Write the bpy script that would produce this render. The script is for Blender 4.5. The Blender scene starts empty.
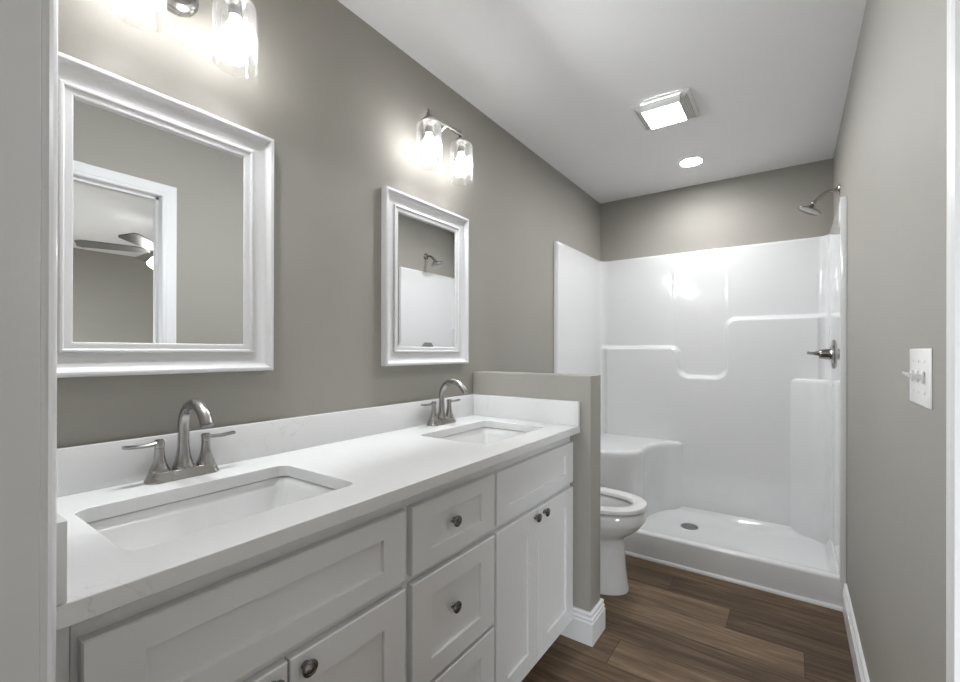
import bpy, bmesh, math, random
from mathutils import Vector, Matrix
random.seed(4)
PI = math.pi
SC = bpy.context.scene
COL = SC.collection

# ------------------------------------------------------------------ camera, world, light, exposure
W, B, H = 1.546, 3.378, 2.44          # room width (x), back wall (y), ceiling (z)
YS = 2.554                            # front of the shower
YP0, YP1, XP, ZP = 1.683, 1.797, 0.627, 1.115   # half wall
YF = 0.114                            # bathroom face of the front wall
cam_d = bpy.data.cameras.new('camera'); cam = bpy.data.objects.new('camera', cam_d); COL.objects.link(cam)
cam_d.sensor_fit = 'HORIZONTAL'; cam_d.sensor_width = 36.0
FPX = 430.2
cam_d.lens = FPX * 36.0 / 960.0
cam_d.shift_x = (480 - 511.75) / 960.0
cam_d.shift_y = (350.88 - 341) / 960.0
cam_d.clip_start = 0.01
yaw, pitch, roll = 0.57778, 0.0011076, 0.0020781
r_ = Vector((math.cos(yaw), math.sin(yaw), 0)); w_ = Vector((-math.sin(yaw), math.cos(yaw), 0)); u_ = Vector((0, 0, 1))
w_, u_ = math.cos(pitch)*w_ + math.sin(pitch)*u_, -math.sin(pitch)*w_ + math.cos(pitch)*u_
r_, u_ = math.cos(roll)*r_ + math.sin(roll)*u_, -math.sin(roll)*r_ + math.cos(roll)*u_
m = Matrix(((r_.x, u_.x, -w_.x), (r_.y, u_.y, -w_.y), (r_.z, u_.z, -w_.z))).to_4x4()
m.translation = Vector((1.33044, 0.0, 1.21697))
cam.matrix_world = m
SC.camera = cam

world = bpy.data.worlds.new('world'); SC.world = world; world.use_nodes = True
world.node_tree.nodes['Background'].inputs[0].default_value = (0.86, 0.93, 1.0, 1)
world.node_tree.nodes['Background'].inputs[1].default_value = 1.0

SCONCE, FANLENS, CAN, CANSPOT, SPOT = 3.0, 6.0, 14.0, 0.28, 0.80        # emission of the room's own lamps
def area(name, loc, rot, sx, sy, power, color=(1, 1, 1)):
    d = bpy.data.lights.new(name, 'AREA'); d.shape = 'RECTANGLE'; d.size = sx; d.size_y = sy; d.energy = power; d.color = color
    o = bpy.data.objects.new(name, d); COL.objects.link(o); o.location = loc; o.rotation_euler = rot
    return o
area('bedroom_fill_light', (4.0, -1.45, 1.3), (PI/2-.55, 0, 0), 2.4, 1.4, 25, (0.90, 0.955, 1.0)).data.spread = math.radians(120)  # added cool fill, out of view; the bedroom has no modelled window
area('closet_fill_light', (0.95, -1.1, 2.38), (0, 0, 0), 0.9, 0.9, 1.0, (1.0, 0.99, 0.97))  # added weak fill behind the camera, no fixture there

vs = SC.view_settings
vs.view_transform = 'Standard'; vs.look = 'None'; vs.gamma = 1.0; vs.use_curve_mapping = False
vs.exposure = 3.42

# ------------------------------------------------------------------ materials
def mat(name, color=(.8, .8, .8), rough=.5, metal=0.0, spec=.5, coat=0.0):
    mt = bpy.data.materials.new(name); mt.use_nodes = True
    b = mt.node_tree.nodes['Principled BSDF']
    b.inputs['Base Color'].default_value = (*color, 1); b.inputs['Roughness'].default_value = rough
    b.inputs['Metallic'].default_value = metal; b.inputs['Specular IOR Level'].default_value = spec
    b.inputs['Coat Weight'].default_value = coat
    return mt
def nd(mt, typ, **kw):
    n = mt.node_tree.nodes.new(typ)
    for k, v in kw.items(): setattr(n, k, v)
    return n
def lk(mt, a, b): mt.node_tree.links.new(a, b)
def bsdf(mt): return mt.node_tree.nodes['Principled BSDF']
def coords(mt): return nd(mt, 'ShaderNodeNewGeometry').outputs['Position']
def add_bump(mt, scale, strength, dist=.002, detail=3):
    n = nd(mt, 'ShaderNodeTexNoise'); n.inputs['Scale'].default_value = scale; n.inputs['Detail'].default_value = detail
    lk(mt, coords(mt), n.inputs['Vector'])
    b = nd(mt, 'ShaderNodeBump'); b.inputs['Strength'].default_value = strength; b.inputs['Distance'].default_value = dist
    lk(mt, n.outputs['Fac'], b.inputs['Height']); lk(mt, b.outputs['Normal'], bsdf(mt).inputs['Normal'])
def vary(mt, c0, c1, scale, detail=4):
    n = nd(mt, 'ShaderNodeTexNoise'); n.inputs['Scale'].default_value = scale; n.inputs['Detail'].default_value = detail
    lk(mt, coords(mt), n.inputs['Vector'])
    r = nd(mt, 'ShaderNodeValToRGB'); r.color_ramp.elements[0].color = (*c0, 1); r.color_ramp.elements[1].color = (*c1, 1)
    r.color_ramp.elements[0].position = .3; r.color_ramp.elements[1].position = .7
    lk(mt, n.outputs['Fac'], r.inputs['Fac']); lk(mt, r.outputs['Color'], bsdf(mt).inputs['Base Color'])

M = {}
M['wall'] = mat('greige_wall_paint', (.338, .323, .292), .62, spec=.3)
vary(M['wall'], (.334, .319, .288), (.342, .327, .296), 3.0); add_bump(M['wall'], 160, .10, .002)
M['ceiling'] = mat('flat_ceiling_paint', (.82, .82, .825), .85, spec=.2); add_bump(M['ceiling'], 90, .12, .002)
M['trim'] = mat('white_semigloss_trim', (.78, .78, .785), .28); add_bump(M['trim'], 25, .02, .002)
M['cabinet'] = mat('white_cabinet_paint', (.76, .76, .765), .36); add_bump(M['cabinet'], 60, .02, .001)
M['porcelain'] = mat('white_vitreous_china', (.76, .76, .755), .07, coat=.4); add_bump(M['porcelain'], 8, .01, .001)
M['gelcoat'] = mat('glossy_white_gelcoat', (.74, .745, .75), .10, coat=.5); add_bump(M['gelcoat'], 9, .035, .004, 1)
M['seat'] = mat('white_toilet_seat_plastic', (.78, .78, .775), .16); add_bump(M['seat'], 20, .01, .001)
M['frame'] = mat('white_mirror_frame_paint', (.66, .66, .665), .30); add_bump(M['frame'], 15, .004, .001)
M['plate'] = mat('white_switch_plastic', (.80, .80, .79), .22); add_bump(M['plate'], 200, .01, .0005)
M['dark'] = mat('black_shadow_gap', (.015, .015, .015), .8); add_bump(M['dark'], 90, .02, .001)
def metal(name, color, rough, stretch):
    mt = mat(name, color, rough, 1.0)
    tc = nd(mt, 'ShaderNodeTexCoord'); mp = nd(mt, 'ShaderNodeMapping'); mp.inputs['Scale'].default_value = stretch
    n = nd(mt, 'ShaderNodeTexNoise'); n.inputs['Scale'].default_value = 12; n.inputs['Detail'].default_value = 1
    lk(mt, tc.outputs['Object'], mp.inputs['Vector']); lk(mt, mp.outputs['Vector'], n.inputs['Vector'])
    r = nd(mt, 'ShaderNodeMapRange'); r.inputs['To Min'].default_value = rough*.94; r.inputs['To Max'].default_value = rough*1.06
    lk(mt, n.outputs['Fac'], r.inputs['Value']); lk(mt, r.outputs['Result'], bsdf(mt).inputs['Roughness'])
    return mt
M['nickel'] = metal('brushed_nickel', (.40, .39, .375), .27, (1, 1, 1))
M['chrome'] = metal('dark_polished_nickel', (.36, .35, .335), .13, (1, 1, 4))
M['knob'] = metal('dark_satin_knob_metal', (.22, .215, .21), .24, (1, 1, 1))
M['steel'] = metal('grey_drain_steel', (.34, .34, .34), .35, (1, 1, 1))
M['mirror'] = mat('mirror_silver', (.90, .91, .91), .0, 1.0)
_n = nd(M['mirror'], 'ShaderNodeTexNoise'); _n.inputs['Scale'].default_value = 2
_r = nd(M['mirror'], 'ShaderNodeMapRange'); _r.inputs['To Min'].default_value = 0.0; _r.inputs['To Max'].default_value = .006
lk(M['mirror'], coords(M['mirror']), _n.inputs['Vector']); lk(M['mirror'], _n.outputs['Fac'], _r.inputs['Value']); lk(M['mirror'], _r.outputs['Result'], bsdf(M['mirror']).inputs['Roughness'])
M['fanblade'] = mat('grey_brown_fan_blade', (.10, .095, .09), .4); add_bump(M['fanblade'], 30, .05, .001)
M['bedroom_floor'] = mat('beige_bedroom_carpet', (.40, .36, .31), .95); add_bump(M['bedroom_floor'], 300, .5, .004)

# quartz: white with faint short grey veins and specks
q = mat('white_veined_quartz', (.76, .76, .76), .16)
pos = coords(q)
n1 = nd(q, 'ShaderNodeTexNoise'); n1.inputs['Scale'].default_value = 5.5; n1.inputs['Detail'].default_value = 6; n1.inputs['Distortion'].default_value = 1.6
n2 = nd(q, 'ShaderNodeTexNoise'); n2.inputs['Scale'].default_value = 4.3; n2.inputs['Detail'].default_value = 2
off = nd(q, 'ShaderNodeVectorMath'); off.operation = 'ADD'; off.inputs[1].default_value = (7.3, 2.1, 4.4)
lk(q, pos, n1.inputs['Vector']); lk(q, pos, off.inputs[0]); lk(q, off.outputs[0], n2.inputs['Vector'])
r1 = nd(q, 'ShaderNodeValToRGB'); e = r1.color_ramp.elements
e[0].position = .49; e[0].color = (0, 0, 0, 1); e[1].position = .51; e[1].color = (0, 0, 0, 1)
mid = e.new(.50); mid.color = (1, 1, 1, 1)
r2 = nd(q, 'ShaderNodeValToRGB'); r2.color_ramp.elements[0].position = .58; r2.color_ramp.elements[1].position = .68
mu = nd(q, 'ShaderNodeMath'); mu.operation = 'MULTIPLY'
lk(q, n1.outputs['Fac'], r1.inputs['Fac']); lk(q, n2.outputs['Fac'], r2.inputs['Fac']); lk(q, r1.outputs['Color'], mu.inputs[0]); lk(q, r2.outputs['Color'], mu.inputs[1])
mx = nd(q, 'ShaderNodeMix'); mx.data_type = 'RGBA'; mx.inputs['A'].default_value = (.76, .76, .76, 1); mx.inputs['B'].default_value = (.64, .64, .64, 1)
lk(q, mu.outputs[0], mx.inputs['Factor']); lk(q, mx.outputs['Result'], bsdf(q).inputs['Base Color'])
M['quartz'] = q

# seeded thin glass: transparent with a clear reflective rim
g = bpy.data.materials.new('clear_seeded_glass'); g.use_nodes = True
for n in list(g.node_tree.nodes): g.node_tree.nodes.remove(n)
out = nd(g, 'ShaderNodeOutputMaterial'); tr = nd(g, 'ShaderNodeBsdfTransparent'); gl = nd(g, 'ShaderNodeBsdfGlossy'); ms = nd(g, 'ShaderNodeMixShader')
tr.inputs[0].default_value = (.965, .965, .965, 1); gl.inputs['Color'].default_value = (1, 1, 1, 1); gl.inputs['Roughness'].default_value = .08
lw = nd(g, 'ShaderNodeLayerWeight'); lw.inputs['Blend'].default_value = .28
vo = nd(g, 'ShaderNodeTexVoronoi'); vo.inputs['Scale'].default_value = 95
lk(g, coords(g), vo.inputs['Vector'])
vr = nd(g, 'ShaderNodeMapRange'); vr.inputs['From Min'].default_value = .12; vr.inputs['From Max'].default_value = .22; vr.inputs['To Min'].default_value = .35; vr.inputs['To Max'].default_value = 0.0
ad = nd(g, 'ShaderNodeMath'); ad.operation = 'ADD'; ad.use_clamp = True
lk(g, vo.outputs['Distance'], vr.inputs['Value']); lk(g, lw.outputs['Facing'], ad.inputs[0]); lk(g, vr.outputs['Result'], ad.inputs[1])
sc_ = nd(g, 'ShaderNodeMath'); sc_.operation = 'MULTIPLY'; sc_.inputs[1].default_value = .8
lk(g, ad.outputs[0], sc_.inputs[0]); lk(g, sc_.outputs[0], ms.inputs['Fac'])
tl_ = nd(g, 'ShaderNodeBsdfTranslucent'); tl_.inputs['Color'].default_value = (.95, .95, .95, 1); m2_ = nd(g, 'ShaderNodeMixShader'); m2_.inputs['Fac'].default_value = .06
lk(g, gl.outputs[0], m2_.inputs[1]); lk(g, tl_.outputs[0], m2_.inputs[2])
lk(g, tr.outputs[0], ms.inputs[1]); lk(g, m2_.outputs[0], ms.inputs[2]); lk(g, ms.outputs[0], out.inputs['Surface'])
M['glass'] = g

def emit(name, color, strength):
    mt = bpy.data.materials.new(name); mt.use_nodes = True
    b = bsdf(mt); b.inputs['Base Color'].default_value = (.9, .9, .9, 1)
    b.inputs['Emission Color'].default_value = (*color, 1); b.inputs['Emission Strength'].default_value = strength
    return mt
M['bulb'] = emit('glowing_bulb', (1.0, .992, .98), SCONCE)
M['lens'] = emit('glowing_fan_lens', (.985, .99, 1.0), FANLENS)
M['can'] = emit('glowing_recessed_lens', (.985, .99, 1.0), CAN)
M['fanlamp'] = emit('glowing_fan_lamp', (1.0, .97, .93), 2.2)

# floor: vinyl planks running across the room (along x)
f = mat('brown_oak_plank', (.2, .14, .1), .50, spec=.25)
PW, PL = .165, 1.22
sep = nd(f, 'ShaderNodeSeparateXYZ'); lk(f, coords(f), sep.inputs[0])
def mth(op, a, b=None, c=None):
    n = nd(f, 'ShaderNodeMath'); n.operation = op
    for i, v in enumerate((a, b, c)):
        if v is None: continue
        if isinstance(v, (int, float)): n.inputs[i].default_value = v
        else: lk(f, v, n.inputs[i])
    return n.outputs[0]
ry = mth('DIVIDE', mth('SUBTRACT', sep.outputs['Y'], 1.612), PW)
row = mth('FLOOR', ry); fy = mth('FRACT', ry)
xo = mth('DIVIDE', mth('SUBTRACT', mth('SUBTRACT', sep.outputs['X'], .723), mth('MULTIPLY', row, .9345)), PL)
pln = mth('FLOOR', xo); fx = mth('FRACT', xo)
cmb = nd(f, 'ShaderNodeCombineXYZ'); lk(f, row, cmb.inputs[0]); lk(f, pln, cmb.inputs[1]); cmb.inputs[2].default_value = 5.0
wn = nd(f, 'ShaderNodeTexWhiteNoise'); wn.noise_dimensions = '3D'; lk(f, cmb.outputs[0], wn.inputs['Vector'])
# grain coordinates stretched along x and shifted for each plank
gx = mth('ADD', mth('MULTIPLY', sep.outputs['X'], 1.5), mth('MULTIPLY', wn.outputs['Value'], 40))
gc = nd(f, 'ShaderNodeCombineXYZ'); lk(f, gx, gc.inputs[0]); lk(f, mth('MULTIPLY', sep.outputs['Y'], 22), gc.inputs[1]); lk(f, mth('MULTIPLY', wn.outputs['Value'], 17), gc.inputs[2])
gn = nd(f, 'ShaderNodeTexNoise'); gn.inputs['Scale'].default_value = 1.5; gn.inputs['Detail'].default_value = 7; gn.inputs['Roughness'].default_value = .68; gn.inputs['Distortion'].default_value = .9
lk(f, gc.outputs[0], gn.inputs['Vector'])
cr = nd(f, 'ShaderNodeValToRGB'); el = cr.color_ramp.elements
el[0].position = 0.0; el[0].color = (.028, .018, .011, 1); el[1].position = 1.0; el[1].color = (.34, .245, .160, 1)
k = el.new(.35); k.color = (.098, .064, .039, 1); k = el.new(.65); k.color = (.175, .119, .073, 1)
lk(f, mth('ADD', mth('MULTIPLY', wn.outputs['Value'], .42), mth('MULTIPLY', mth('SUBTRACT', gn.outputs['Fac'], .31), 1.45)), cr.inputs['Fac'])
ey = mth('LESS_THAN', mth('MINIMUM', fy, mth('SUBTRACT', 1.0, fy)), .010)
ex = mth('LESS_THAN', mth('MINIMUM', fx, mth('SUBTRACT', 1.0, fx)), .0014)
ed = mth('MAXIMUM', ey, ex)
fm = nd(f, 'ShaderNodeMix'); fm.data_type = 'RGBA'; fm.inputs['B'].default_value = (.03, .02, .014, 1)
lk(f, mth('MULTIPLY', ed, .7), fm.inputs['Factor']); lk(f, cr.outputs['Color'], fm.inputs['A']); lk(f, fm.outputs['Result'], bsdf(f).inputs['Base Color'])
bp = nd(f, 'ShaderNodeBump'); bp.inputs['Strength'].default_value = .15; bp.inputs['Distance'].default_value = .002
lk(f, mth('SUBTRACT', gn.outputs['Fac'], ed), bp.inputs['Height']); lk(f, bp.outputs['Normal'], bsdf(f).inputs['Normal'])
M['floor'] = f

# ------------------------------------------------------------------ helpers
def rootloc(o):
    while o.parent: o = o.parent
    return Vector(o.location)
class MB:
    def __init__(s): s.bm = bmesh.new()
    def box(s, x0, x1, y0, y1, z0, z1, bev=0.0, seg=2):
        t = bmesh.new()
        vs_ = [t.verts.new(p) for p in ((x0,y0,z0),(x1,y0,z0),(x1,y1,z0),(x0,y1,z0),(x0,y0,z1),(x1,y0,z1),(x1,y1,z1),(x0,y1,z1))]
        for q_ in ((3,2,1,0),(4,5,6,7),(0,1,5,4),(1,2,6,5),(2,3,7,6),(3,0,4,7)): t.faces.new([vs_[i] for i in q_])
        if bev: bmesh.ops.bevel(t, geom=t.edges[:], offset=bev, segments=seg, profile=.5, affect='EDGES')
        s.merge(t); return s
    def merge(s, t):
        me = bpy.data.meshes.new('t'); t.to_mesh(me); t.free(); s.bm.from_mesh(me); bpy.data.meshes.remove(me)
    def loops(s, L, cap0=False, cap1=False, closed=True):
        rows = [[s.bm.verts.new(p) for p in l] for l in L]
        n = len(rows[0])
        for a, b in zip(rows, rows[1:]):
            for i in range(n if closed else n-1):
                j = (i+1) % n
                s.bm.faces.new((a[i], a[j], b[j], b[i]))
        if cap0: s.bm.faces.new(rows[0][::-1])
        if cap1: s.bm.faces.new(rows[-1])
        return s
    def lathe(s, prof, org, axis, seg=28, cap0=True, cap1=True):
        ax = Vector(axis).normalized(); t = Vector((0, 0, 1)) if abs(ax.z) < .9 else Vector((1, 0, 0))
        a = ax.cross(t).normalized(); b = ax.cross(a); o = Vector(org)
        L = [[o + ax*h + (a*math.cos(2*PI*i/seg) + b*math.sin(2*PI*i/seg))*max(r, 1e-5) for i in range(seg)] for r, h in prof]
        return s.loops(L, cap0, cap1)
    def tube(s, pts, rad, seg=16, flat=1.0):
        P = [Vector(p) for p in pts]; n = len(P)
        if isinstance(rad, (int, float)): rad = [rad]*n
        T = [(P[min(i+1, n-1)] - P[max(i-1, 0)]).normalized() for i in range(n)]
        a = T[0].cross(Vector((0, 0, 1)) if abs(T[0].z) < .9 else Vector((0, 1, 0))).normalized(); L = []
        for i in range(n):
            a = (a - T[i]*a.dot(T[i])).normalized(); b = T[i].cross(a)
            L.append([P[i] + (a*math.cos(2*PI*k/seg) + b*math.sin(2*PI*k/seg)*flat)*rad[i] for k in range(seg)])
        return s.loops(L, True, True)
    def poly(s, pts, z0, z1, bev=0.0):
        t = bmesh.new()
        a = [t.verts.new((x, y, z0)) for x, y in pts]; b = [t.verts.new((x, y, z1)) for x, y in pts]
        t.faces.new(a[::-1]); t.faces.new(b)
        n = len(pts)
        for i in range(n): t.faces.new((a[i], a[(i+1) % n], b[(i+1) % n], b[i]))
        if bev: bmesh.ops.bevel(t, geom=[e_ for e_ in t.edges if all(abs(v.co.z-z1) < 1e-6 for v in e_.verts)], offset=bev, segments=4, profile=.5, affect='EDGES')
        s.merge(t); return s
    def build(s, name, material, parent=None, smooth=True, angle=35, bevel=0):
        bmesh.ops.remove_doubles(s.bm, verts=s.bm.verts, dist=1e-6)
        bmesh.ops.recalc_face_normals(s.bm, faces=s.bm.faces)
        me = bpy.data.meshes.new(name)
        if parent: bmesh.ops.translate(s.bm, verts=s.bm.verts, vec=-rootloc(parent))
        if smooth:
            for fc in s.bm.faces: fc.smooth = True
            for e_ in s.bm.edges:
                if len(e_.link_faces) == 2 and e_.calc_face_angle(0) > math.radians(angle): e_.smooth = False
        s.bm.to_mesh(me); s.bm.free()
        o = bpy.data.objects.new(name, me); COL.objects.link(o); me.materials.append(material)
        if parent: o.parent = parent
        return o
def box(name, material, parent, x0, x1, y0, y1, z0, z1, bev=0.0): return MB().box(x0, x1, y0, y1, z0, z1, bev).build(name, material, parent)
def thing(name, loc, label, cat, group=None):
    o = bpy.data.objects.new(name, None); COL.objects.link(o); o.location = loc; o.empty_display_size = .05
    return tag(o, label, cat, group)
def tag(o, label, cat, group=None):
    o['label'] = label; o['category'] = cat
    if group: o['group'] = group
    return o
def struct(o, label=None, cat=None):
    o['kind'] = 'structure'
    if label: o['label'] = label
    if cat: o['category'] = cat
    return o
def copy_tree(o, parent=None):
    c = o.copy(); COL.objects.link(c)
    if parent: c.parent = parent
    for ch in [x for x in o.children]: copy_tree(ch, c)
    return c
def rrect(cx, cy, hx, hy, r, n=6):
    pts = []
    for sx, sy, a0 in ((1, 1, 0), (-1, 1, PI/2), (-1, -1, PI), (1, -1, 1.5*PI)):
        for i in range(n+1):
            a = a0 + PI/2*i/n
            pts.append((cx + sx*(hx-r) + r*math.cos(a), cy + sy*(hy-r) + r*math.sin(a)))
    return pts
def smooth01(t):
    t = max(0.0, min(1.0, t)); return t*t*(3-2*t)
def rectloops(fn, u0, u1, v0, v1, prof, cap1=True):
    """prof: (inset u, inset v, height); fn maps (u, v, h) to a point"""
    mb = MB()
    L = [[fn(u0+du, v0+dv, h), fn(u1-du, v0+dv, h), fn(u1-du, v1-dv, h), fn(u0+du, v1-dv, h)] for du, dv, h in prof]
    mb.loops([[Vector(p) for p in l] for l in L], False, cap1)
    return mb
def sweep(path, prof, z0=0.0):
    """plan path (list of (x,y)), profile (offset to the left, z); mitred"""
    n = len(path); P = [Vector((x, y)) for x, y in path]; L = []
    for i in range(n):
        d0 = (P[i]-P[i-1]).normalized() if i else None
        d1 = (P[i+1]-P[i]).normalized() if i < n-1 else None
        d0 = d0 or d1; d1 = d1 or d0
        n0 = Vector((-d0.y, d0.x)); n1 = Vector((-d1.y, d1.x))
        mi = (n0+n1); mi = mi / (1 + n0.dot(n1))
        L.append([Vector((P[i].x + mi.x*o, P[i].y + mi.y*o, z0+z)) for o, z in prof])
    return MB().loops(L, True, True)

# ------------------------------------------------------------------ room shell
T = .115
ZD, DY0, DY1 = 2.052, .20, .914           # bedroom doorway in the right wall
FX0, FX1 = .640, 1.470                    # doorway in the front wall, where one stands
struct(box('floor', M['floor'], None, -.12, 1.67, -2.4, B+.12, -.06, 0), 'dark brown oak plank floor', 'floor')
struct(box('ceiling', M['ceiling'], None, -.12, W+T, -2.4, B+.12, H, H+.06), 'flat pale grey ceiling', 'ceiling')
struct(box('wall_left', M['wall'], None, -.12, 0, -2.4, B+.12, 0, H))
struct(box('wall_back', M['wall'], None, 0, W, B, B+.12, 0, H))
wr = MB(); wr.box(W, W+T, DY1+.018, B+.12, 0, H); wr.box(W, W+T, -2.4, DY0-.018, 0, H); wr.box(W, W+T, DY0-.018, DY1+.018, ZD+.018, H)
struct(wr.build('wall_right', M['wall'], smooth=False))
wf = MB(); wf.box(0, FX0-.018, YF-T, YF, 0, H); wf.box(FX1+.018, W, YF-T, YF, 0, H); wf.box(FX0-.018, FX1+.018, YF-T, YF, ZD+.018, H)
struct(wf.build('wall_front', M['wall'], smooth=False))
hw = MB(); hw.box(0, XP, YP0, YP1, 0, ZP, .004)
struct(hw.build('wall_half', M['wall']), 'greige half wall between vanity and toilet', 'wall')
struct(box('wall_closet', M['wall'], None, -.12, W+T, -2.46, -2.4, 0, H))
# the bedroom beyond the right wall
bx = MB(); X1 = 5.87
struct(box('floor_bedroom', M['bedroom_floor'], None, 1.67, X1+.1, -1.6, 4.6, -.06, 0))
struct(box('ceiling_bedroom', M['ceiling'], None, W+T, X1+.1, -1.6, 4.6, H, H+.06))
struct(box('wall_bedroom_far', M['wall'], None, X1, X1+.1, -1.6, 4.6, 0, H))
struct(box('wall_bedroom_front', M['wall'], None, W+T, X1, -1.6, -1.5, 0, H))
struct(box('wall_bedroom_back', M['wall'], None, W+T, X1, 4.5, 4.6, 0, H))
struct(box('wall_bedroom_side', M['wall'], None, W+T, W+T+.02, B+.12, 4.5, 0, H))

CAS = [(0, 0), (0, .009), (.006, .0125), (.016, .011), (.020, .0130), (.030, .0112), (.044, .0085), (.056, .0055), (.063, .0045), (.068, .002), (.068, 0)]
def casing(fn, u0, u1, zt, reveal=.005, prof=CAS, wscale=1.0):
    mb = MB(); L = []
    nodes = [(u0-reveal, 0, -1, 0), (u0-reveal, zt+reveal, -1, 1), (u1+reveal, zt+reveal, 1, 1), (u1+reveal, 0, 1, 0)]
    for u, z, su, sz in nodes: L.append([Vector(fn(u+su*d*wscale, z+sz*d*wscale, h)) for d, h in prof])
    return mb.loops(L, True, True)
cs = casing(lambda u, z, h: (W-h, u, z), DY0, DY1-.0, ZD, 0.0)
struct(cs.build('trim_1', M['trim']), 'white casing round the bedroom doorway', 'trim')
jb = MB()
for y0, y1 in ((DY0-.018, DY0), (DY1, DY1+.018)): jb.box(W+.001, W+T-.001, y0, y1, 0, ZD)
jb.box(W+.001, W+T-.001, DY0-.018, DY1+.018, ZD, ZD+.018)
for y0, y1 in ((DY0, DY0+.011), (DY1-.011, DY1)): jb.box(W+.045, W+.08, y0, y1, 0, ZD)
jb.box(W+.045, W+.08, DY0, DY1, ZD-.011, ZD)
struct(jb.build('trim_2', M['trim'], smooth=False), 'white jamb of the bedroom doorway', 'trim')
cs = casing(lambda u, z, h: (W+T+h, u, z), DY0, DY1, ZD, .005)
struct(cs.build('trim_3', M['trim']))
# front doorway (the camera stands in it): jamb and a narrow casing
jb = MB(); jb.box(FX0-.018, FX0, YF-T+.001, YF-.001, 0, ZD, .0015); jb.box(FX1, FX1+.018, YF-T+.001, YF-.001, 0, ZD, .0015); jb.box(FX0-.018, FX1+.018, YF-T+.001, YF-.001, ZD, ZD+.018, .0015)
struct(jb.build('trim_4', M['trim']), 'white jamb of the near doorway', 'trim')
CAS2 = [(0, 0), (0, .006), (.004, .010), (.012, .0105), (.018, .0145), (.040, .0200), (.046, .018), (.046, 0)]
cs = casing(lambda u, z, h: (u, YF+h, z), FX0, FX1, ZD, .006, CAS2)
struct(cs.build('trim_5', M['trim']), 'white casing of the near doorway', 'trim')

BASE = [(0, 0), (.016, 0), (.016, .090), (.0135, .0925), (.0122, .096), (.0135, .0995), (.0140, .106), (.0105, .110), (.0092, .114), (.0110, .118), (.0110, .126), (.0075, .131), (0, .131)]
struct(sweep([(W, DY1+.069), (W, YS-.001)], BASE).build('baseboard_right', M['trim'], angle=22), 'white baseboard along the right wall', 'baseboard')
struct(sweep([(0, YS-.001), (0, YP1), (XP, YP1), (XP, YP0), (.462, YP0)], BASE).build('baseboard_half', M['trim'], angle=22), 'white stepped baseboard round the half wall end', 'baseboard')
qr = [(0, 0), (.016, 0), (.0155, .006), (.013, .011), (.009, .0145), (0, .016)]
struct(sweep([(W-.016, YS-.001), (.016, YS-.001)], qr).build('trim_6', M['trim']), 'white quarter round along the shower curb', 'trim')

# ------------------------------------------------------------------ vanity cabinets
XB, XF, XD = .004, .541, .560           # back, face frame, door front
ZT, ZC0, ZC1 = .092, .874, .904
def shaker(name, parent, y0, y1, z0, z1, su, sv, label=None):
    P = [(0, 0, 0), (0, 0, .0165), (.002, .002, .019), (su-.0006, sv-.0006, .019), (su, sv, .0185), (su+.0004, sv+.0004, .0115), (su+.001, sv+.001, .011)]
    o = rectloops(lambda u, v, h: (XF+.0005+h, u, v), y0, y1, z0, z1, P).build(name, M['cabinet'], parent, angle=25)
    return o
def knob(parent, y, z):
    pr = [(.0085, 0), (.0078, .002), (.0060, .005), (.0062, .008), (.0090, .0105), (.0140, .0130), (.0155, .0155), (.0152, .0180), (.0130, .0198), (.0098, .0204), (.0092, .0196), (.004, .0210), (0, .0213)]
    return MB().lathe(pr, (XF+.0195, y, z), (1, 0, 0), 24, True, False).build('knob', M['knob'], parent)
def carcass(root, y0, y1, hollow_top=True):
    c = MB()
    c.box(XB, XF-.019, y0, y0+.015, ZT, ZC0-.001); c.box(XB, XF-.019, y1-.015, y1, ZT, ZC0-.001)
    c.box(XB, XF-.019, y0+.015, y1-.015, ZT, ZT+.015); c.box(XB, XB+.006, y0+.015, y1-.015, ZT+.015, ZC0-.001)
    c.build('carcass', M['cabinet'], root, smooth=False)
    box('face_frame', M['cabinet'], root, XF-.019, XF, y0, y1, ZT, ZC0-.001, .0008)
    box('toe_kick', M['cabinet'], root, XF-.095, XF-.080, y0, y1, .0005, ZT)
G = 'vanity cabinets under the double sink counter'
def sink_cab(y0, y1, f0, f1, mid, kl, kr, zb, label):
    root = thing('sink_cabinet', (0, (y0+y1)/2, 0), label, 'cabinet', G)
    carcass(root, y0, y1)
    shaker('false_front', root, f0, f1, zb, .838, .067, .047)
    a = shaker('door', root, f0, mid-.002, .093, .650, .064, .064); knob(a, kl, .624)
    b = shaker('door', root, mid+.002, f1, .093, .650, .064, .064); knob(b, kr, .624)
    return root
lc = sink_cab(.1565, .7285, .1635, .722, .438, .407, .469, .672, 'white shaker sink cabinet nearest the camera, under the near basin')
box('filler_strip', M['cabinet'], lc, XF-.019, XF-.0005, YF+.001, .156, ZT, ZC0-.001, .0008)
rc = sink_cab(1.0935, 1.6665, 1.100, 1.656, 1.360, 1.338, 1.402, .670, 'white shaker sink cabinet against the half wall, two knobbed doors')
dc = thing('drawer_cabinet', (0, .911, 0), 'white shaker cabinet of three stacked drawers between the two sink cabinets', 'cabinet', G)
carcass(dc, .729, 1.093)
for z0, z1, sv, kz in ((.670, .838, .044, .7600), (.376, .648, .055, .528), (.094, .364, .055, .24)):
    d_ = shaker('drawer', dc, .743, 1.087, z0, z1, .068, sv); knob(d_, .892, kz)

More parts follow.
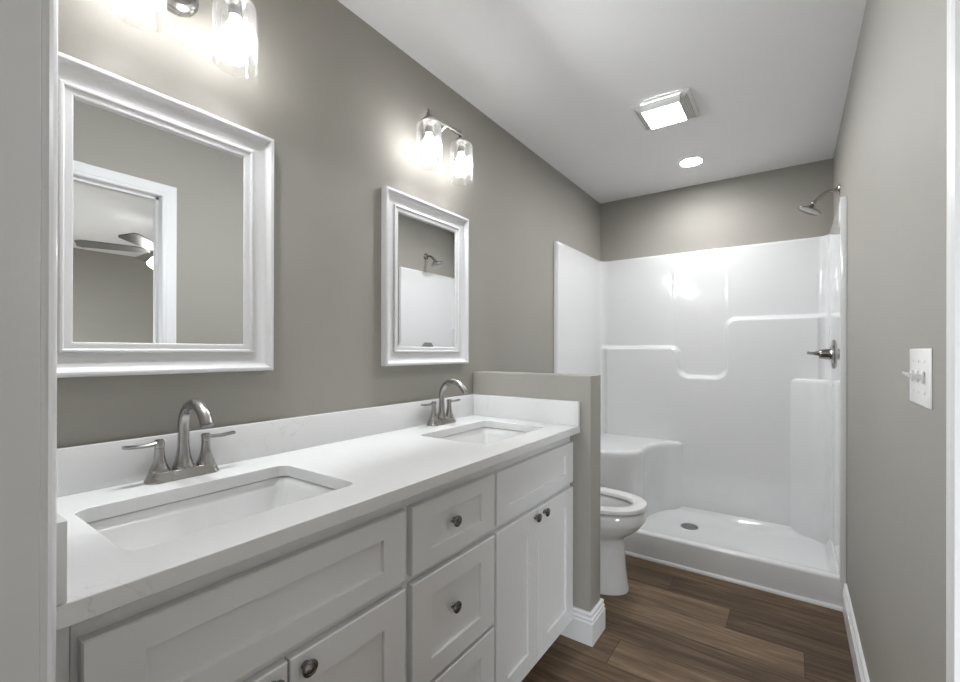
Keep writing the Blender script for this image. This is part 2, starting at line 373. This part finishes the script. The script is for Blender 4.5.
# ------------------------------------------------------------------ countertop
SINKS = [(.313, .444), (.318, 1.361)]; SHX, SHY, SR = .156, .210, .028
ct = thing('countertop', (0, .9, ZC0), 'long white quartz vanity counter with two cut-outs and faint grey veins', 'countertop')
mb = MB(); bm = mb.bm
def ring(pts, z): return [bm.verts.new((x, y, z)) for x, y in pts]
outer = [(.001, YF+.001), (.5805, YF+.001), (.5805, YP0-.001), (.001, YP0-.001)]
shapes = [outer] + [rrect(cx, cy, SHX, SHY, SR) for cx, cy in SINKS]
tops = [ring(s_, ZC1) for s_ in shapes]; bots = [ring(s_, ZC0) for s_ in shapes]
for grp in (tops, bots):
    es = []
    for l in grp:
        for i in range(len(l)): es.append(bm.edges.new((l[i], l[(i+1) % len(l)])))
    bmesh.ops.triangle_fill(bm, use_beauty=True, use_dissolve=False, edges=es)
for t_, b_ in zip(tops, bots):
    for i in range(len(t_)):
        j = (i+1) % len(t_); bm.faces.new((t_[i], t_[j], b_[j], b_[i]))
o = mb.build('worktop', M['quartz'], ct, angle=30)
md = o.modifiers.new('bevel', 'BEVEL'); md.width = .0018; md.segments = 2; md.limit_method = 'ANGLE'; md.angle_limit = math.radians(60)
box('backsplash', M['quartz'], ct, .001, .0205, YF+.001, YP0-.001, ZC1+.0002, 1.006, .0012)
box('side_splash', M['quartz'], ct, .021, .5800, YP0-.0195, YP0-.001, ZC1+.0002, 1.006, .0012)
box('side_splash', M['quartz'], ct, .021, .578, YF+.001, .1465, ZC1+.0002, 1.006, .0012)

# ------------------------------------------------------------------ basins
def basin(loc, label):
    root = thing('sink_basin', loc, label, 'sink', 'undermount basins')
    x, y, z = loc
    P = [(SHX+.016, SHY+.016, .03, -.001), (SHX+.006, SHY+.006, .03, -.001), (SHX+.002, SHY+.002, .03, -.004), (SHX-.002, SHY-.003, .032, -.03),
         (SHX-.012, SHY-.016, .036, -.085), (SHX-.022, SHY-.028, .04, -.112), (SHX-.038, SHY-.046, .045, -.126), (SHX-.07, SHY-.085, .05, -.132), (.03, .03, .0299, -.137)]
    mb = MB()
    mb.loops([[Vector((px, py, z+dz)) for px, py in rrect(x, y, hx, hy, r)] for hx, hy, r, dz in P], False, True)
    o = mb.build('bowl', M['porcelain'], root, angle=50)
    s_ = o.modifiers.new('solid', 'SOLIDIFY'); s_.thickness = .007; s_.offset = -1
    MB().lathe([(.029, 0), (.029, .002), (.024, .003), (.021, .0015), (0, .0015)], (x, y, z-.1365), (0, 0, 1), 24, False, False).build('drain', M['steel'], root)
    return root
s1 = basin((SINKS[0][0], SINKS[0][1], ZC0-.0005), 'white rectangular basin set in the counter nearest the camera')
s2 = copy_tree(s1); s2.location = (SINKS[1][0], SINKS[1][1], ZC0-.0005); s2['label'] = 'white rectangular basin set in the counter beside the half wall'

# ------------------------------------------------------------------ faucets
def faucet(loc, label):
    root = thing('faucet', loc, label, 'faucet', 'two-handle faucets'); x, y, z = loc
    mb = MB()
    mb.loops([[Vector((px, py, z+dz)) for px, py in rrect(x, y, hx, hy, r, 6)] for hx, hy, r, dz in
              ((.0285, .079, .020, .0002), (.0285, .079, .020, .004), (.026, .0765, .019, .008), (.0235, .074, .018, .018), (.0215, .072, .017, .0235), (.019, .0695, .016, .0250))], True, True)
    mb.build('base_plate', M['nickel'], root)
    sp = MB()
    prof = [(.0235, .0245), (.0235, .031), (.0215, .034), (.0180, .045), (.0148, .060), (.0130, .080), (.0125, .100)]
    sp.lathe(prof, (x, y, z), (0, 0, 1), 28)
    pts, rad = [], []
    for h in (.096, .11, .125): pts.append((x, y, z+h)); rad.append(.0125)
    R1, R2 = .064, .066
    for i in range(1, 25):
        a = PI*.90*i/24
        pts.append((x + R1*(1-math.cos(a)) + .012*(i/24)**2, y, z+.125 + R2*math.sin(a)*1.03)); rad.append(.0125 + .0018*i/24)
    sp.tube(pts, rad, 20)
    sp.build('spout', M['nickel'], root, angle=40)
    e_ = Vector(pts[-1]); t_ = (e_-Vector(pts[-2])).normalized()
    MB().lathe([(.0112, 0), (.0112, .003), (0, .003)], e_, t_, 20, True, False).build('aerator', M['steel'], root)
    for s_ in (-1, 1):
        yh = y + s_*.0508
        h = MB()
        h.lathe([(.0205, .0245), (.0205, .031), (.0185, .034), (.0140, .047), (.0112, .062), (.0102, .078), (.0101, .0835)], (x, yh, z), (0, 0, 1), 24)
        h.lathe([(.0102, .0845), (.0104, .090), (.0104, .102), (.0092, .1045), (0, .1050)], (x, yh, z), (0, 0, 1), 24, True, False)
        ho = h.build('handle', M['nickel'], root, angle=40)
        L = []
        for t in (0, .15, .35, .6, .85, 1.0):
            yy = yh + s_*(-.009 + .079*t); zz = z + .0985 - .002*t - .004*math.sin(PI*t)
            hw_ = .0080 + .0030*t; th = .0050*(1-t) + .0038*t
            L.append([Vector((x + cx_*hw_, yy, zz + cz_*th)) for cx_, cz_ in ((-1, -.4), (-.6, -1), (.6, -1), (1, -.4), (1, .4), (.6, 1), (-.6, 1), (-1, .4))])
        MB().loops(L, True, True).build('lever', M['nickel'], ho, angle=30)
    return root
f1 = faucet((.062, .451, ZC1+.0002), 'brushed nickel arched faucet behind the near basin'); f1.scale = (.955, .955, .955)
f2 = copy_tree(f1); f2.location = (.062, 1.392, ZC1+.0002); f2['label'] = 'brushed nickel arched faucet behind the basin beside the half wall'

# ------------------------------------------------------------------ mirrors
MW, MZ0, MZ1 = .503, 1.159, 1.851
def mirror(y0, label):
    root = thing('framed_mirror', (0, y0+MW/2, MZ0), label, 'mirror', 'white framed bevelled mirrors')
    P = [(0, .001), (0, .027), (.002, .030), (.006, .0315), (.010, .0305), (.0115, .028), (.013, .0245), (.017, .0195), (.024, .0150), (.034, .0118), (.044, .0105), (.052, .0105),
         (.0525, .0150), (.055, .0172), (.059, .0172), (.0615, .0150), (.062, .0128), (.072, .0118), (.0750, .0105), (.0765, .0080), (.0765, .001), (0, .001)]
    rectloops(lambda u, v, h: (h, u, v), y0, y0+MW, MZ0, MZ1, [(d, d, h) for d, h in P], False).build('frame', M['frame'], root, angle=28)
    gw = .0760
    rectloops(lambda u, v, h: (h, u, v), y0+gw, y0+MW-gw, MZ0+gw, MZ1-gw, [(0, 0, .003), (0, 0, .0068), (.0195, .0195, .00695)], True).build('glass', M['mirror'], root, smooth=False)
    return root
m1 = mirror(.188, 'white framed mirror above the near basin, reflecting a doorway and ceiling fan')
m2 = copy_tree(m1); m2.location.y += 1.1155 - .188; m2['label'] = 'white framed mirror beside the half wall, reflecting the shower head'

# ------------------------------------------------------------------ vanity lights
XL, ZL = .112, 2.150
def vanity_light(yc, label):
    root = thing('vanity_light', (0, yc, ZL), label, 'light fixture', 'two-shade vanity lights')
    MB().lathe([(.058, .001), (.058, .006), (.054, .014), (.050, .018), (.047, .019), (.040, .026), (.012, .029), (0, .029)], (0, yc, ZL-.012), (1, 0, 0), 32, True, False).build('back_plate', M['nickel'], root)
    MB().tube([(.027, yc, ZL-.012), (.06, yc, ZL-.010), (.09, yc, ZL+.004), (XL, yc, ZL+.016)], .007, 12).build('arm', M['nickel'], root)
    box('cross_bar', M['nickel'], root, XL-.006, XL+.006, yc-.108, yc+.108, ZL+.010, ZL+.022, .001)
    for s_ in (-1, 1):
        y = yc + s_*.100
        MB().lathe([(.0055, .030), (.0062, .028), (.0062, .010), (.009, .006), (.012, .002), (.028, -.014), (.033, -.020), (.033, -.024), (.016, -.024), (.016, -.060), (.0145, -.066), (0, -.066)], (XL, y, ZL+.004), (0, 0, 1), 28, True, False).build('lamp_holder', M['nickel'], root)
        pr = [(.030, -.0205), (.044, -.024), (.049, -.030), (.0505, -.040), (.0505, -.186), (.0512, -.190), (.0497, -.191), (.0480, -.188), (.0482, -.040), (.047, -.032), (.043, -.0265), (.030, -.0235)]
        MB().lathe(pr, (XL, y, ZL), (0, 0, 1), 40, False, False).build('shade', M['glass'], root)
        bp_ = [(.012, -.062), (.013, -.070), (.018, -.082), (.0245, -.096), (.0270, -.110), (.0255, -.124), (.019, -.135), (.010, -.1405), (0, -.142)]
        MB().lathe(bp_, (XL, y, ZL), (0, 0, 1), 24, True, False).build('bulb', M['bulb'], root)
        ld_ = bpy.data.lights.new('lamp_light', 'AREA'); ld_.shape = 'DISK'; ld_.size = .030; ld_.energy = SPOT; ld_.color = (.945, .975, 1.0)
        lo = bpy.data.objects.new('lamp_light', ld_); COL.objects.link(lo); lo.parent = root
        lo.location = (XL+.030, y-yc, -.110); lo.rotation_euler = (0, -math.radians(90-42), 0)
    return root
v1 = vanity_light(.445, 'nickel two-shade light above the near mirror, cut off by the top of the picture')
v2 = copy_tree(v1); v2.location.y = 1.360; v2['label'] = 'nickel two-shade light above the mirror beside the half wall'

# ------------------------------------------------------------------ ceiling fixtures
ef = thing('exhaust_fan', (.795, 2.215, H), 'square white exhaust fan with a lit lens on the ceiling', 'ceiling fan light')
fn = lambda u, v, h: (u, v, H-h)
EX0, EX1, EY0, EY1 = .650, .932, 2.112, 2.382
pr = [(0, 0, .0005), (0, 0, .004), (.006, .006, .010)]
d_ = .012
for i in range(5):
    pr += [(d_, d_, .013+.004*i), (d_+.004, d_+.004, .016+.004*i), (d_+.0042, d_+.0042, .008+.004*i), (d_+.0072, d_+.0072, .008+.004*i)]
    d_ += .0072
pr += [(.050, .050, .036), (.050, .050, .010)]
rectloops(fn, EX0, EX1, EY0, EY1, pr, True).build('grille', M['plate'], ef, smooth=False)
rectloops(fn, .702, .888, 2.118, 2.312, [(0, 0, .011), (0, 0, .046), (.004, .004, .050), (.007, .007, .0485)], False).build('lens_rim', M['plate'], ef)
rectloops(fn, .709, .881, 2.125, 2.305, [(0, 0, .0485), (.02, .02, .0512)], True).build('lens', M['lens'], ef)
rl = thing('recessed_light', (.784, 2.947, H), 'round lit recessed downlight on the ceiling above the shower', 'ceiling light')
MB().lathe([(.078, .0005), (.078, .003), (.074, .0055), (.066, .006), (.063, .002), (.063, .0005)], (.784, 2.947, H), (0, 0, -1), 40, False, False).build('trim_ring', M['plate'], rl)
MB().lathe([(.0628, .0015), (.0628, .003), (.045, .0055), (0, .0065)], (.784, 2.947, H), (0, 0, -1), 40, True, False).build('lens', M['can'], rl)

cl_ = bpy.data.lights.new('downlight_beam', 'AREA'); cl_.shape = 'DISK'; cl_.size = .11; cl_.energy = CANSPOT; cl_.spread = math.radians(150); cl_.color = (.985, .99, 1.0)
co = bpy.data.objects.new('downlight_beam', cl_); COL.objects.link(co); co.parent = rl; co.location = (0, 0, -.009)

# ------------------------------------------------------------------ shower
XS, XE, YBK = .030, W-.026, B-.030      # inner faces of the moulded walls
ZS, ZPAN, ZCURB = 1.949, .062, .148
sh = thing('shower_surround', (W/2, (YS+B)/2, 0), 'glossy white moulded shower with seat, shelves and low curb', 'shower')
def curve_z(x):
    """height of the moulded shoulder along the back wall, as a signed distance field input"""
    return x
# polyline of the shoulder (x, z): lower panel stands proud of the upper one
sh_pts = [(-.2, 1.250)]
def arc(cx, cz, r, a0, a1, n=10):
    return [(cx + r*math.cos(math.radians(a0+(a1-a0)*i/n)), cz + r*math.sin(math.radians(a0+(a1-a0)*i/n))) for i in range(n+1)]
sh_pts += arc(.575, 1.200, .050, 90, 0) + arc(.705, 1.105, .070, 180, 270) + arc(.875, 1.105, .070, 270, 360) + arc(1.005, 1.385, .060, 180, 90) + [(1.9, 1.445)]
def sdist(x, z):
    best = 9.0; sign = 1
    for (ax, az), (bx_, bz) in zip(sh_pts, sh_pts[1:]):
        dx, dz = bx_-ax, bz-az; L2 = dx*dx+dz*dz
        if L2 < 1e-12: continue
        t = max(0, min(1, ((x-ax)*dx+(z-az)*dz)/L2)); px, pz = ax+t*dx-x, az+t*dz-z
        d2 = px*px+pz*pz
        if d2 < best - 1e-12: best = d2; sign = 1 if (dx*(z-az)-dz*(x-ax)) > 0 else -1
    return sign*math.sqrt(best)      # positive above the shoulder
def proud(x, z):
    d = sdist(x, z)
    v = .040*smooth01((.016-d)/.030)
    if d > 0:      # the middle niche panel lies a little deeper
        v -= .002*smooth01((x-.569)/.025)*smooth01((.956-x)/.025)*(1-smooth01((z-1.9)/.03))
    return v
RC = .055
plan = [(XS, YS+.0, 1, 0, 0)]          # x, y, inward normal, weight of the shoulder
for i in range(1, 9): plan.append((XS, YS + (YBK-RC-YS)*i/8, 1, 0, 0))
for i in range(1, 9):
    a = PI/2*i/8; plan.append((XS+RC-RC*math.cos(a), YBK-RC+RC*math.sin(a), math.cos(a), -math.sin(a), smooth01(i/8)))
nb = 190
for i in range(1, nb): plan.append((XS+RC+(XE-XS-2*RC)*i/nb, YBK, 0, -1, 1))
for i in range(0, 9):
    a = PI/2*i/8; plan.append((XE-RC+RC*math.sin(a), YBK-RC+RC*math.cos(a), -math.sin(a), -math.cos(a), smooth01(1-i/8)))
for i in range(1, 9): plan.append((XE, YBK-RC-(YBK-RC-YS)*i/8, -1, 0, 0))
zs = [ZPAN-.01, .3, .6, .9, .98] + [1.0+.0055*i for i in range(1, 88)] + [1.55, 1.7, 1.82, 1.93, 1.944]
L = []
for z in zs:
    row_ = []
    for (x, y, nx, ny, wt) in plan:
        d = proud(x, z)*wt if wt > 0 else 0
        if z < .99: d = .040*wt
        row_.append(Vector((x+nx*d, y+ny*d, z)))
    L.append(row_)
mb = MB()
# rounded top lip going out to the walls
def outp(x, y, nx, ny, d): return (max(.0015, min(W-.0015, x-nx*d)), min(B-.0015, y-ny*d))
L.append([Vector((*outp(x, y, nx, ny, .004), ZS)) for (x, y, nx, ny, wt) in plan])
L.append([Vector((*outp(x, y, nx, ny, .045), ZS)) for (x, y, nx, ny, wt) in plan])
mb.loops(L, False, False, closed=False)
# front flanges, left and right
for xa, xb in ((XS, .0015), (XE, W-.0015)):
    sgn = 1 if xb > xa else -1
    lo = []
    for z in (ZPAN-.01, 1.93, ZS):
        lo.append([Vector((xa, YS, z)), Vector((xa+sgn*.003, YS-.003, z)), Vector((xb, YS-.003, z)), Vector((xb, YS+.02, z))])
    mb.loops(lo, False, True, closed=False)
mb.build('wall_panel', M['gelcoat'], sh, angle=50)
# base pan with curb
pan = MB()
def pr_loop(hx0, hx1, hy0, hy1, r, z, n=6): return [Vector((px, py, z)) for px, py in rrect((hx0+hx1)/2, (hy0+hy1)/2, (hx1-hx0)/2, (hy1-hy0)/2, r, n)]
x0, x1, y0, y1 = .0015, W-.0015, YS, YBK+.01
pan.loops([pr_loop(x0, x1, y0, y1, .001, .0005), pr_loop(x0, x1, y0, y1, .001, ZCURB-.012), pr_loop(x0, x1, y0+.003, y1, .003, ZCURB-.004), pr_loop(x0, x1, y0+.010, y1, .008, ZCURB),
           pr_loop(XS+.000, XE-.000, y0+.052, y1-.01, .02, ZCURB), pr_loop(XS+.005, XE-.005, y0+.060, y1-.02, .03, ZCURB-.005), pr_loop(XS+.02, XE-.02, y0+.075, YBK-.05, .05, ZPAN+.012), pr_loop(XS+.035, XE-.035, y0+.095, YBK-.065, .06, ZPAN),
           pr_loop(.70, .82, 2.98, 3.10, .0599, ZPAN-.006)], True, True)
pan.build('base_pan', M['gelcoat'], sh, angle=50)
dr = MB(); dr.lathe([(.055, 0), (.055, .002), (.050, .0035), (.046, .002), (0, .002)], (.760, 3.040, ZPAN-.0058), (0, 0, 1), 32, False, False)
for i in range(8):
    a = i*PI/4
    dr.box(.760+.028*math.cos(a)-.004, .760+.028*math.cos(a)+.004, 3.040+.028*math.sin(a)-.004, 3.040+.028*math.sin(a)+.004, ZPAN-.004, ZPAN-.0030)
dr.build('drain', M['steel'], sh)
# moulded seat in the left back corner
def catmull(P, n=8):
    out_ = []
    Q = [P[0]] + P + [P[-1]]
    for i in range(1, len(Q)-2):
        for k_ in range(n):
            t = k_/n; a, b, c, d = [Vector(v) for v in Q[i-1:i+3]]
            p_ = .5*((2*b)+(c-a)*t+(2*a-5*b+4*c-d)*t*t+(3*b-a-3*c+d)*t**3); out_.append((p_.x, p_.y))
    out_.append(P[-1]); return out_
seat = catmull([(XS+.001, 2.72), (.18, 2.725), (.33, 2.75), (.44, 2.81), (.480, 2.90), (.480, 3.00), (.488, 3.09), (.525, 3.19), (.575, 3.26), (.66, 3.309)])
st = MB()
def inset_curve(P, d):
    out_ = []
    for i, p_ in enumerate(P):
        a = Vector(P[max(i-1, 0)]); b = Vector(P[min(i+1, len(P)-1)]); t = (b-a).normalized(); n_ = Vector((-t.y, t.x))
        out_.append((max(XS+.001, p_[0]+n_.x*d), min(3.3105, p_[1]+n_.y*d)))
    return out_
ZSEAT = .560
rows_ = [(0, ZPAN-.004), (.0, ZSEAT-.20), (-.004, ZSEAT-.045), (-.004, ZSEAT-.022), (0, ZSEAT-.010), (.010, ZSEAT-.002), (.022, ZSEAT)]
Ls = [[Vector((px, py, z)) for px, py in inset_curve(seat, d)] + [Vector((XS+.001, 3.3105, z))] for d, z in rows_]
st.loops(Ls, False, True)
st.build('seat', M['gelcoat'], sh, angle=50)
# moulded corner column with a small shelf, right back corner
col = catmull([(1.312, 3.312), (1.342, 3.298), (1.385, 3.274), (1.445, 3.240), (1.487, 3.195), (1.508, 3.125), (1.5175, 3.03), (XE+.001, 2.90)])
cl = MB()
Ls = [[Vector((px, py, z)) for px, py in [(min(XE+.001, a), min(3.312, b)) for a, b in inset_curve(col, d)]] + [Vector((XE+.001, 3.312, z))] for d, z in ((0, ZPAN-.004), (0, 1.02), (.003, 1.036), (.010, 1.045), (.020, 1.048))]
cl.loops(Ls, False, True)
cl.build('corner_shelf', M['gelcoat'], sh, angle=50)

# shower head
hd = thing('showerhead', (W, 2.92, 2.095), 'nickel shower head on a bent arm above the shower wall', 'shower head')
MB().lathe([(.030, .0008), (.030, .004), (.024, .010), (.012, .014), (.0105, .014)], (W, 2.92, 2.098), (-1, 0, 0), 28).build('flange', M['chrome'], hd)
ap = [(W-.012, 2.92, 2.098), (W-.035, 2.92, 2.098), (W-.058, 2.92, 2.094), (W-.078, 2.92, 2.083), (W-.098, 2.92, 2.065), (W-.116, 2.92, 2.047)]
MB().tube(ap, .0095, 16).build('arm', M['chrome'], hd)
dv = Vector((-.45, 0, -.89)).normalized(); oo = Vector(ap[-1])
MB().lathe([(.013, -.006), (.0145, 0), (.0145, .008), (.012, .012), (.016, .018), (.024, .026), (.054, .038), (.060, .043), (.060, .049), (.055, .052), (0, .052)], oo, dv, 32, True, False).build('head', M['chrome'], hd)
# valve
vv = thing('shower_valve', (XE, 2.92, 1.205), 'nickel shower valve with round plate and lever on the right shower wall', 'faucet')
MB().lathe([(.080, .0006), (.080, .004), (.074, .010), (.050, .014), (.030, .018), (.0285, .045), (.026, .046), (.026, .060), (.022, .066), (0, .066)], (XE, 2.92, 1.205), (-1, 0, 0), 36, True, False).build('escutcheon', M['chrome'], vv)
MB().tube([(XE-.055, 2.92, 1.208), (XE-.075, 2.917, 1.209), (XE-.090, 2.914, 1.210), (XE-.106, 2.910, 1.211), (XE-.118, 2.906, 1.212)], [.016, .013, .009, .008, .0095], 16).build('lever', M['chrome'], vv)

# ------------------------------------------------------------------ toilet
TY = 2.150
to = thing('toilet', (.36, TY, 0), 'white toilet with raised lid between half wall and shower', 'toilet')
to.scale = (.978, .955, 1.055)
def egg(xb, xf, hw_, z, n=40, p=2.25, dx=.0):
    """plan outline: squarish back at xb, elongated round front at xf"""
    cx = xb + (xf-xb)*.47; out_ = []
    for i in range(n):
        a = 2*PI*i/n; c, s_ = math.cos(a), math.sin(a)
        rx = (xf-cx) if c > 0 else (cx-xb)
        out_.append(Vector((cx + rx*math.copysign(abs(c)**(2/p), c), TY + hw_*math.copysign(abs(s_)**(2/p), s_), z)))
    return out_
bowl = MB()
bowl.loops([egg(.10, .642, .122, .0005), egg(.10, .643, .123, .014), egg(.105, .638, .119, .03), egg(.11, .628, .113, .10), egg(.11, .618, .108, .20), egg(.115, .616, .108, .245),
            egg(.13, .626, .120, .262), egg(.15, .662, .146, .284), egg(.17, .700, .170, .314), egg(.18, .720, .181, .340), egg(.18, .7265, .184, .350), egg(.18, .7275, .185, .390), egg(.185, .720, .178, .3965), egg(.19, .704, .164, .398),
            egg(.285, .668, .124, .398), egg(.292, .660, .116, .388), egg(.30, .635, .105, .33), egg(.34, .57, .075, .25), egg(.40, .50, .03, .22)], True, True)
bowl.build('bowl', M['porcelain'], to, angle=60)
se = MB()
se.loops([egg(.220, .722, .180, .4080), egg(.212, .731, .188, .409), egg(.210, .733, .190, .416), egg(.213, .730, .187, .425), egg(.225, .716, .175, .429), egg(.260, .684, .140, .430), egg(.278, .666, .122, .427), egg(.284, .660, .116, .420), egg(.284, .660, .116, .4080), egg(.220, .722, .180, .4080)], False, False)
se.build('seat', M['seat'], to, angle=50)
for dy in (-.075, .075): MB().box(.205, .235, TY+dy-.015, TY+dy+.015, .4028, .436, .004).build('hinge', M['seat'], to)
ld = MB(); ld.loops([[Vector((.212 + (q_.z)*0 + dx_ - .12*((q_.x-.21)/.52), q_.y, .438 + (q_.x-.21)*.98)) for q_ in egg(.21, .70, hw_, 0)] for hw_, dx_ in ((.180, 0), (.186, .004), (.186, .014), (.180, .018))], True, True)
ld.build('lid', M['seat'], to)
tk = MB(); tk.loops([[Vector((px, py, z)) for px, py in rrect(.108, TY, hx, hy, .03)] for hx, hy, z in ((.075, .185, .405), (.088, .205, .43), (.094, .222, .60), (.096, .226, .742))], True, True)
tk.build('tank', M['porcelain'], to)
tl = MB(); tl.loops([[Vector((px, py, z)) for px, py in rrect(.108, TY, hx, hy, .03)] for hx, hy, z in ((.100, .231, .7425), (.103, .235, .750), (.103, .235, .768), (.097, .228, .776))], True, True)
tl.build('tank_lid', M['porcelain'], to)
MB().tube([(.206, TY-.17, .69), (.222, TY-.17, .69), (.226, TY-.14, .688), (.226, TY-.10, .684)], [.008, .008, .006, .005], 10).build('flush_lever', M['chrome'], to)
bk = MB(); bk.loops([[Vector((px, py, z)) for px, py in rrect(cx_, TY, hx, hy, .03)] for cx_, hx, hy, z in ((.14, .09, .105, .20), (.135, .10, .13, .33), (.128, .100, .17, .39), (.118, .088, .18, .4045))], True, True)
bk.build('tank_shelf', M['porcelain'], to)

# ------------------------------------------------------------------ switch
sw = thing('light_switch', (W, 1.175, 1.169), 'white three-toggle switch plate on the right wall', 'light switch')
rectloops(lambda u, v, h: (W-h, u, v), 1.080, 1.247, 1.111, 1.2240, [(0, 0, .0005), (0, 0, .0015), (.002, .002, .003), (.006, .006, .0042)], True).build('plate', M['plate'], sw)
for k_ in (-1, 0, 1):
    y = 1.1635 + .046*k_
    tg = MB(); tg.box(W-.0085, W-.0060, y-.0058, y+.0058, 1.157, 1.181, .0008)
    L = []
    for (cx_, cz_, hw_, hz_) in ((W-.004, 1.166, .0048, .0075), (W-.013, 1.170, .0042, .0045), (W-.021, 1.174, .0038, .0028)):
        L.append([Vector((cx_, y-hw_, cz_-hz_)), Vector((cx_, y+hw_, cz_-hz_)), Vector((cx_, y+hw_, cz_+hz_)), Vector((cx_, y-hw_, cz_+hz_))])
    tg.loops(L, True, True)
    tg.build('toggle', M['plate'], sw)
    for zz in (1.1385, 1.1995): MB().lathe([(.0035, .0038), (.0035, .0048), (0, .0052)], (W, y, zz), (-1, 0, 0), 12, True, False).build('screw', M['plate'], sw)

# ------------------------------------------------------------------ bedroom ceiling fan seen in the near mirror
FXC, FYC = 3.70, 1.62
cf = thing('ceiling_fan', (FXC, FYC, H), 'dark-bladed bedroom ceiling fan with lit lamps, seen in the near mirror', 'ceiling fan')
MB().lathe([(.065, .0006), (.065, .02), (.03, .05), (.013, .055), (.013, .20), (.05, .21), (.10, .23), (.10, .31), (.07, .34), (.04, .36), (0, .36)], (FXC, FYC, H), (0, 0, -1), 28, True, False).build('motor', M['chrome'], cf)
for i in range(5):
    a = math.radians(3 + 72*i); c, s_ = math.cos(a), math.sin(a)
    P = []
    for dz in (-.004, .004):
        P.append([Vector((FXC + c*r - s_*t, FYC + s_*r + c*t, H-.285 + dz - t*.26)) for r, t in ((.10, -.03), (.20, -.055), (.62, -.068), (.66, -.05), (.66, .05), (.62, .068), (.20, .055), (.10, .03))])
    MB().loops(P, True, True).build('blade', M['fanblade'], cf, smooth=False)
for i in range(3):
    a = math.radians(100 + 120*i); c, s_ = math.cos(a), math.sin(a)
    MB().lathe([(.018, 0), (.022, .02), (.045, .05), (.056, .09), (.05, .10), (0, .10)], (FXC + c*.055, FYC + s_*.055, H-.345), (c*.75, s_*.75, -.66), 20, True, False).build('lamp', M['fanlamp'], cf)
